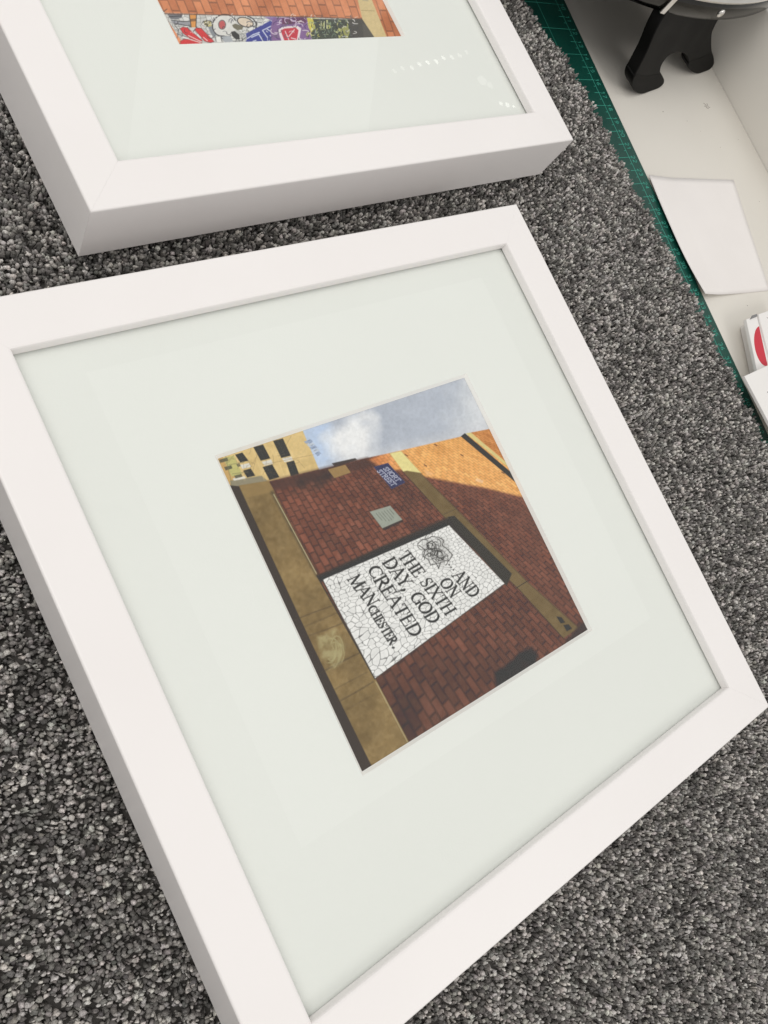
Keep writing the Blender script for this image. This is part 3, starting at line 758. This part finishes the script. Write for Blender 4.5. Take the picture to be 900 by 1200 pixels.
def paint_graffiti(s, t):
    x, y = hmap(HP2, s, t)
    P = Paint(x, y)
    TOP = lambda xx: 38 + (xx - 110) * .030                      # seam between brick and mosaic
    # bricks
    HB = homog([(110, 38), (700, 56), (640, -120), (30, -150)], [(0, 0), (1, 0), (1, .3), (0, .3)])
    u, v = hmap(HB, x, y)
    tone, mort = bricks(v + 5, u + 5, 1 / 9, 1 / 25, .0040, 8, ju=1.2)
    n1 = P.fbm(70, 2)
    P.img = (np.array([200, 124, 82.]) + tone[..., None] * np.array([16, 14, 12]) + (n1[..., None] - .5) * 44) * (1 - .30 * mort[..., None])
    strip = [(112, 39), (715, 57), (745, 108), (760, 140), (180, 150), (90, 20)]
    # mosaic strip
    ms = P.poly_mask(strip, 1.5)
    e, idt = crackle(x / 17 + 20, y / 13 + 20, 4)
    P.blend(ms, (np.array([206, 205, 202.]) + (idt[..., None] - .5) * 36) * (1 - .5 * np.clip(1 - e / .09, 0, 1)[..., None]))
    K = (42, 40, 42)
    QA = lambda *q: [(77 + .4285 * a, .429 * c) for a, c in q]
    QB = lambda *q: [(437 + .457 * a, .458 * c) for a, c in q]
    P.poly(QA((95, 98), (205, 94), (200, 122), (165, 136), (120, 134)), (112, 112, 118), 2); P.stroke(QA((110, 118), (196, 112)), 2, K)
    P.poly(QA((125, 142), (258, 150), (256, 184), (180, 178), (130, 160)), (150, 150, 156), 2); P.stroke(QA((125, 142), (210, 152), (258, 148)), 2, K); P.stroke(QA((140, 162), (256, 184)), 1.6, K)
    P.poly(QA((252, 104), (302, 100), (298, 192), (264, 192)), (214, 146, 74), 1.5)
    for q in (((252, 104), (264, 192)), ((302, 100), (298, 192)), ((256, 138), (300, 134)), ((258, 148), (300, 144))): P.stroke(QA(*q), 2.2, K)
    for pl in (((186, 200), (206, 190), (236, 194), (345, 288), (320, 298), (255, 268), (205, 232)), ((288, 208), (304, 194), (334, 198), (426, 292), (400, 300), (360, 290)), ((188, 292), (210, 276), (252, 276), (342, 300), (330, 330), (192, 330))):
        P.poly(QA(*pl), (206, 48, 52), 1.5); P.stroke(QA(*(pl + pl[:1])), 1.6, (90, 40, 44), .6)
    for q in (((245, 250), (340, 296)), ((350, 262), (378, 286)), ((210, 262), (330, 300)), ((190, 262), (236, 268))): P.stroke(QA(*q), 2.4, (232, 228, 224), .9)
    for q in (((150, 180), (176, 210), (170, 240), (205, 250)), ((240, 190), (252, 214)), ((204, 250), (240, 262))): P.stroke(QA(*q), 1.6, (70, 70, 72))
    P.poly(QA((350, 152), (372, 140), (402, 150), (412, 182), (384, 190), (360, 178)), (190, 178, 120), 1.5)
    for q in (((352, 152), (384, 188)), ((372, 142), (378, 186)), ((400, 150), (372, 186)), ((344, 160), (350, 150), (404, 146), (414, 184))): P.stroke(QA(*q), 1.7, K)
    P.poly(QA((384, 190), (420, 180), (440, 250), (420, 262), (400, 230)), (132, 136, 142), 2)
    P.poly(QA(*arc(500, 182, 84, 78, 0, 360, 30)), (214, 212, 208), 2); P.stroke(QA(*arc(500, 182, 86, 80, 60, 330, 26)), 3.0, K, .9)
    P.poly(QA(*arc(482, 174, 22, 29, 0, 360, 22)), (188, 84, 86), 1.5); P.stroke(QA(*arc(482, 174, 25, 32, 0, 360, 22)), 2, K, .7)
    P.poly(QA((552, 176), (575, 166), (632, 186), (622, 208), (590, 212), (562, 196)), (112, 106, 88), 1.5)
    P.poly(QA((545, 224), (570, 218), (604, 246), (606, 276), (580, 278), (552, 252)), (44, 42, 42), 1.5)
    P.poly(QA(*[(645 + 54 * math.cos(R(a)) - 14 * math.sin(R(a)), 156 + 20 * math.cos(R(a)) + 28 * math.sin(R(a))) for a in range(0, 360, 15)]), (218, 200, 180), 1.5)
    P.stroke(QA(*[(645 + 54 * math.cos(R(a)) - 14 * math.sin(R(a)), 156 + 20 * math.cos(R(a)) + 28 * math.sin(R(a))) for a in range(0, 361, 15)]), 2.6, K, .9)
    P.stroke(QA(*arc(650, 180, 72, 64, -80, 60, 16)), 3, K, .9)
    for q in (((440, 240), (470, 252), (480, 290)), ((470, 250), (540, 258)), ((500, 262), (560, 290), (620, 286), (650, 262)), ((430, 250), (440, 290)), ((700, 150), (760, 160)), ((690, 130), (770, 134)), ((700, 190), (740, 196))):
        P.stroke(QA(*q), 2.0, (80, 82, 88), .9)
    P.poly(QA((440, 262), (470, 255), (478, 296), (446, 300)), (226, 224, 220), 2); P.poly(QA((470, 258), (540, 252), (560, 292), (500, 298)), (164, 168, 174), 2)
    P.poly(QA((650, 236), (820, 146), (842, 156), (870, 200), (900, 262), (896, 330), (640, 330), (656, 270)), (54, 60, 142), 2)
    for pl in (((660, 270), (700, 244), (744, 228)), ((690, 262), (740, 240), (770, 290)), ((770, 212), (834, 180)), ((766, 214), (800, 262)), ((834, 182), (850, 236), (800, 206)), ((820, 250), (846, 266)), ((700, 290), (720, 284)), ((862, 230), (880, 270))):
        P.stroke(QA(*pl), 3.4, (206, 210, 226), .95)
    P.poly(QA((780, 120), (850, 118), (900, 130), (900, 262), (868, 198), (838, 150)), (132, 110, 160), 2.5)
    P.poly(QB((0, 116), (225, 112), (240, 170), (272, 268), (272, 330), (0, 330), (-20, 200)), (126, 92, 142), 2.5)
    P.poly(QB((60, 120), (215, 114), (220, 150), (120, 160), (60, 160)), (96, 46, 84), 4)
    for i in range(34):
        q = np.array([P.r.uniform(0, 250), P.r.uniform(120, 262)]); a0 = P.r.uniform(0, 360)
        P.stroke(QB(*arc(q[0], q[1], P.r.uniform(10, 34), P.r.uniform(8, 22), a0, a0 + 150, 8)), 2.2, [(206, 190, 214), (70, 44, 104), (226, 216, 222)][i % 3], .85)
    P.poly(QB((36, 196), (60, 178), (158, 168), (186, 186), (172, 262), (150, 300), (66, 300), (40, 226)), (226, 216, 220), 2)
    P.poly(QB((50, 200), (76, 188), (150, 182), (168, 200), (156, 262), (130, 290), (76, 270), (60, 228)), (192, 44, 62), 2)
    for q in (((80, 206), (104, 262)), ((140, 196), (104, 240)), ((120, 250), (150, 258))): P.stroke(QB(*q), 3, (232, 222, 224), .9)
    P.poly(QB((222, 118), (300, 122), (280, 170), (262, 230), (240, 190)), (206, 192, 74), 2)
    P.poly(QB((262, 124), (530, 128), (530, 330), (268, 330), (250, 220), (278, 176)), (58, 64, 52), 3)
    for i in range(90):
        q = np.array([P.r.uniform(230, 500), P.r.uniform(128, 246)]); a0 = P.r.uniform(0, 360)
        P.stroke(QB(*arc(q[0], q[1], P.r.uniform(4, 16), P.r.uniform(6, 22), a0, a0 + P.r.uniform(80, 220), 8)), 1.8, [(186, 186, 96), (30, 32, 28), (150, 164, 126), (208, 204, 132), (110, 130, 110)][i % 5], .9)
    for xx in (318, 338, 356): P.stroke(QB((xx, 142), (xx - 2, 186)), 2.6, (206, 206, 160))
    P.poly(QB((452, 180), (490, 170), (508, 210), (496, 240), (470, 232)), (150, 150, 84), 2)
    P.poly(QB((496, 126), (590, 124), (618, 132), (638, 154), (668, 246), (668, 330), (520, 330), (512, 200)), (64, 60, 54), 2)
    P.poly(QB((588, 160), (640, 160), (664, 244), (598, 246)), (78, 74, 66), 2)
    for i in range(110):
        q = np.array([P.r.uniform(120, 700), P.r.uniform(46, 118)]); a0 = P.r.uniform(0, 360)
        P.stroke(arc(q[0], q[1], P.r.uniform(3, 12), P.r.uniform(3, 9), a0, a0 + P.r.uniform(60, 200), 7), P.r.uniform(1.0, 2.2), [(52, 50, 54), (224, 222, 218), (92, 90, 98)][i % 3], .75)
    P.stroke(QB((-700, 60), (-740, 90), (220, 112), (590, 124)), 3, (96, 62, 46), .8)
    # pale pilaster and bricks to its right
    P.poly([(640, -90), (672, -90), (735, 0), (780, 112), (742, 112), (706, 58), (692, 0)], (206, 184, 134), 2)
    P.stroke(QB((580, 68), (668, 72)), 1.8, (156, 134, 92), .8)
    P.stroke([(708, 0), (722, 2)], 4, (170, 160, 130), .8)
    P.img *= 1 + (P.fbm(6, 77)[..., None] - .5) * .09
    return P.img


AP2, AP = AP, AP1
print_sheet(fr1, paint_brick_wall, 560, 0.0015)
AP = AP2
print_sheet(fr2, paint_graffiti, 460, 0.0015)

# ------------------------------------------------------------------ loose sheet of paper
pp = np.array([(0.4600, 0.3045), (0.5560, 0.2905), (0.5300, 0.2035), (0.4505, 0.2142)])
nx, ny = 22, 22
pv = []
for j in range(ny + 1):
    for i in range(nx + 1):
        a, c = i / nx, j / ny
        p = pp[0] * (1 - a) * (1 - c) + pp[1] * a * (1 - c) + pp[2] * a * c + pp[3] * (1 - a) * c
        p = p + np.array([-0.0035 * math.sin(math.pi * c) * (1 - a) ** 2, 0])
        z = 0.0025 + 0.0028 * (1 - a) ** 3 * (0.15 + 0.85 * c) + 0.0006 * math.sin(a * 5 + 1) * math.sin(c * 4) ** 2 - 0.0019 * min(1, a * 4)
        pv.append((p[0], p[1], z))
pf = [(j * (nx + 1) + i, j * (nx + 1) + i + 1, (j + 1) * (nx + 1) + i + 1, (j + 1) * (nx + 1) + i) for j in range(ny) for i in range(nx)]
o = obj("paper_sheet", pv, pf, M_paper, None, True)
m = o.modifiers.new("thickness", 'SOLIDIFY'); m.thickness = 0.00025; m.offset = 0
tag(o, "blank white paper sheet lying on the worktop, its curled edge over the green mat", "paper")
v = [(0.5555, 0.2912, 0.0016), (0.5610, 0.2900, 0.0016), (0.5450, 0.2540, 0.0016), (0.5440, 0.2545, 0.0016)]
b = MB(); b.prism([(a, c) for a, c, _ in v], 0.0003, 0.0007)

# ------------------------------------------------------------------ carton with the red disc, and the white card on it
ct = empty("carton", (0.4785, 0.1885, 0.0))
tag(ct, "small white carton with a red disc on top, beside the green mat", "box")
A = np.array([0.468, 0.1879]); Bv = np.array([-0.0155, -0.0330]); Cv = np.array([0.0125, -0.0002])
o3 = np.array([ct.location.x, ct.location.y])
CH = 0.012
Lc = lambda l, w: tuple(A + Bv * l + Cv * w - o3)
b = MB(); b.prism([Lc(.06, .75), Lc(.06, 4.0), Lc(1.6, 4.0), Lc(1.6, .75)], 0.0003, CH - 0.0026); b.build("carton_body", M_card, ct, bevel=0.0004)
b = MB(); b.prism([Lc(0, 0), Lc(0, 1.05), Lc(1.6, 1.35), Lc(1.6, 0)], CH - 0.0026, CH); b.build("lid", M_card, ct, bevel=0.0004)
b = MB(); b.prism([Lc(-.01, 1.06), Lc(-.02, 4.2), Lc(1.6, 4.3), Lc(1.6, 1.3)], CH - 0.0004, CH + 0.0012); b.build("carton_sleeve", M_card, ct, bevel=0.0004)
ctr = np.array(Lc(0.62, 1.0))
disc = []
for i in range(49):
    a = 2 * math.pi * i / 48
    q = np.array(Lc(0.62 + 0.40 * math.cos(a), 1.02 + 0.74 * math.sin(a)))
    disc.append(tuple(q))
half = [tuple(Lc(0.62 + 0.40 * math.cos(a), 1.02 - 0.80 * abs(math.sin(a)))) for a in np.linspace(0, math.pi, 25)]
b = MB(); b.prism(half, CH - 0.0003, CH + 0.00008); b.build("red_disc", M_red, ct)
b = MB(); b.prism([Lc(-.03, .55), Lc(-.03, 1.0), Lc(.02, 1.0), Lc(.03, .3)], CH + 0.0001, CH + 0.0006); b.build("flap", M_greyink, ct)
b = MB(); b.line(Lc(.10, 1.75), Lc(.30, 2.35), 0.0003, CH + 0.001, CH + 0.00128); b.build("crease", M_greyink, ct)

cd = empty("card_pack", (0.43, 0.138, 0.0))
tag(cd, "white pack with grey print, overlapping the carton at the right edge of the carpet", "box")
CZ = 0.0165
D0 = np.array([0.4296, 0.1538]); De = np.array([0.0295, 0.0003]); Dd = np.array([0.0006, -0.0345])
o4_ = np.array([0.43, 0.138]); Ld = lambda l, w: tuple(D0 + De * l + Dd * w - o4_)
b = MB(); b.prism([Ld(0, 0), Ld(2.6, 0), Ld(2.6, 1.9), Ld(0, 1.9)], CZ - 0.0022, CZ); b.build("pack_body", M_card, cd, bevel=0.0003)
b = MB()
for k in range(3):
    for i in range(7):
        b.line(Ld(0.47 + .10 * i + .03 * k, .44 + .09 * k - .035 * i), Ld(0.53 + .10 * i + .03 * k, .50 + .09 * k - .035 * i), 0.0008, CZ - 0.0002, CZ + 0.00006 + 0.000005 * (i % 3))
b.build("printed_text", M_greyink, cd)

# ------------------------------------------------------------------ black footed stand with the chrome rimmed dish
st = empty("dish_stand", (0.50, 0.42, 0.0))
tag(st, "black footed stand carrying a wide round dish with polished chrome rim, by the upright panel", "appliance")
RC = np.array([0.533, 0.4800]); RR = 0.170; RH = 0.0525; OV = 0.59          # an oval dish
so = np.array([0.50, 0.42])
rim = lathe("chrome_rim", [(RR - 0.004, RH), (RR, RH + 0.0008), (RR + 0.0006, RH + 0.007), (RR, RH + 0.0132), (RR - 0.0040, RH + 0.0132), (RR - 0.0046, RH + 0.002)], M_chrome, st, 160, closed=True)
rim.location = (*(RC - so), 0); rim.scale = (1, OV, 1)
bead = lathe("rim_bead", [(RR - 0.0018 + 0.0022 * math.cos(a_), RH + 0.0142 + 0.0016 * math.sin(a_)) for a_ in np.linspace(0, 2 * math.pi, 11)[:-1]], M_bright, st, 160, closed=True)
bead.location = (*(RC - so), 0); bead.scale = (1, OV, 1)
dish = lathe("dish", [(0.0, RH + 0.002), (RR - 0.0050, RH + 0.002), (RR - 0.0050, RH + 0.0095), (RR - 0.012, RH + 0.0085), (RR - 0.03, RH + 0.005), (0.0, RH + 0.004)], M_blackiron, st, 120)
dish.location = (*(RC - so), 0); dish.scale = (1, OV, 1)


def on_rim(ang, h, out): return RC + (RR + out) * np.array([math.cos(ang), OV * math.sin(ang)]) - so


# rivet and clip
a = -1.605
q = on_rim(a, 0, 0.0006)
bm = bmesh.new(); bmesh.ops.create_uvsphere(bm, u_segments=20, v_segments=12, radius=0.0030)
me = bpy.data.meshes.new("rivet"); bm.to_mesh(me); bm.free()
for p_ in me.polygons: p_.use_smooth = True
rv = link_mesh("rivet", me, M_bright, st); rv.scale = (1, .6, 1)
rv.location = (q[0], q[1], RH + 0.0066)
q = on_rim(-1.93, 0, 0.0016)
b = MB(); b.box(-0.0022, 0.0022, -0.0010, 0.0010, -0.0066, 0.0075)
cl = b.build("clip", M_bright, st, bevel=0.0006); cl.location = (q[0], q[1], RH + 0.007); cl.rotation_euler = (0, 0, -0.24)

# the black casting: two stout legs joined by an arch, leaning back a little, on rubber feet
FT1 = np.array([0.5077, 0.3666]); ax = np.array([0.98685, 0.16166]); nrm = np.array([-ax[1], ax[0]])
KL = 0.4


def chaikin(q, k=2):
    q = [np.array(p) for p in q]
    for _ in range(k):
        q = [w for a_, b_ in zip(q, q[1:] + q[:1]) for w in (a_ * .75 + b_ * .25, a_ * .25 + b_ * .75)]
    return [tuple(p) for p in q]


OUT = [(-.0255, .0600), (-.0287, .0534), (-.0308, .0486), (-.0314, .0403), (-.0297, .0305), (-.0308, .0232), (-.0319, .0169), (-.0298, .0124), (-.0200, .0065), (-.0100, .0026),
       (.0010, .0012), (.0120, .0012), (.0190, .0020), (.0205, .0040), (.0138, .0080), (.0077, .0118), (.0038, .0162), (.0032, .0199), (.0069, .0238), (.0179, .0239), (.0340, .0207),
       (.0428, .0164), (.0488, .0112), (.0587, .0063), (.0720, .0024), (.0830, .0012), (.0920, .0016), (.0958, .0040), (.0872, .0107), (.0778, .0166), (.0617, .0296), (.0599, .0350), (.0609, .0410), (.0578, .0560)]


def slab(name, outline, t0, t1, mat, bev):
    v = []
    for off in (t0, t1):
        for p, h in outline:
            q = FT1 + ax * p + nrm * (KL * h + off) - so; v.append((q[0], q[1], h))
    n = len(outline)
    o = obj(name, v, [list(range(n)), list(range(n, 2 * n))[::-1]] + [(i, (i + 1) % n, n + (i + 1) % n, n + i) for i in range(n)], mat, st)
    m = o.modifiers.new("bevel", 'BEVEL'); m.width = bev; m.segments = 4; m.limit_method = 'ANGLE'; m.angle_limit = R(50)
    for p_ in o.data.polygons: p_.use_smooth = True
    o.data.set_sharp_from_angle(angle=R(50)); m.harden_normals = False; w_ = o.modifiers.new('normals', 'WEIGHTED_NORMAL'); w_.keep_sharp = False
    return o


slab("leg_casting", chaikin(OUT), 0.001, 0.0105, M_blackiron, 0.0042)
for pad in ([(-.0312, .0190), (-.0324, .0150), (-.0302, .0110), (-.0206, .0052), (-.0100, .0010), (.0010, -.0002), (.0124, -.0002), (.0206, .0010), (.0222, .0044), (.0140, .0090), (.0062, .0132), (-.0130, .0140)],
            [(.0455, .0150), (.0474, .0106), (.0580, .0054), (.0716, .0010), (.0830, -.0002), (.0930, -.0002), (.0978, .0036), (.0900, .0098), (.0790, .0158), (.0620, .0140)]):
    slab("rubber_foot", [(p_, max(0.0003, h_)) for p_, h_ in chaikin(pad)], 0.0008, 0.0107, M_rubber, 0.0043)
for px_, py_ in ((0.462, 0.540), (0.590, 0.555)):
    lathe("leg", [(0.0, 0.0003), (0.010, 0.0003), (0.011, 0.004), (0.009, 0.02), (0.012, RH + 0.0025), (0.0, RH + 0.0025)], M_blackiron, st, 24).location = (px_ - so[0], py_ - so[1], 0)
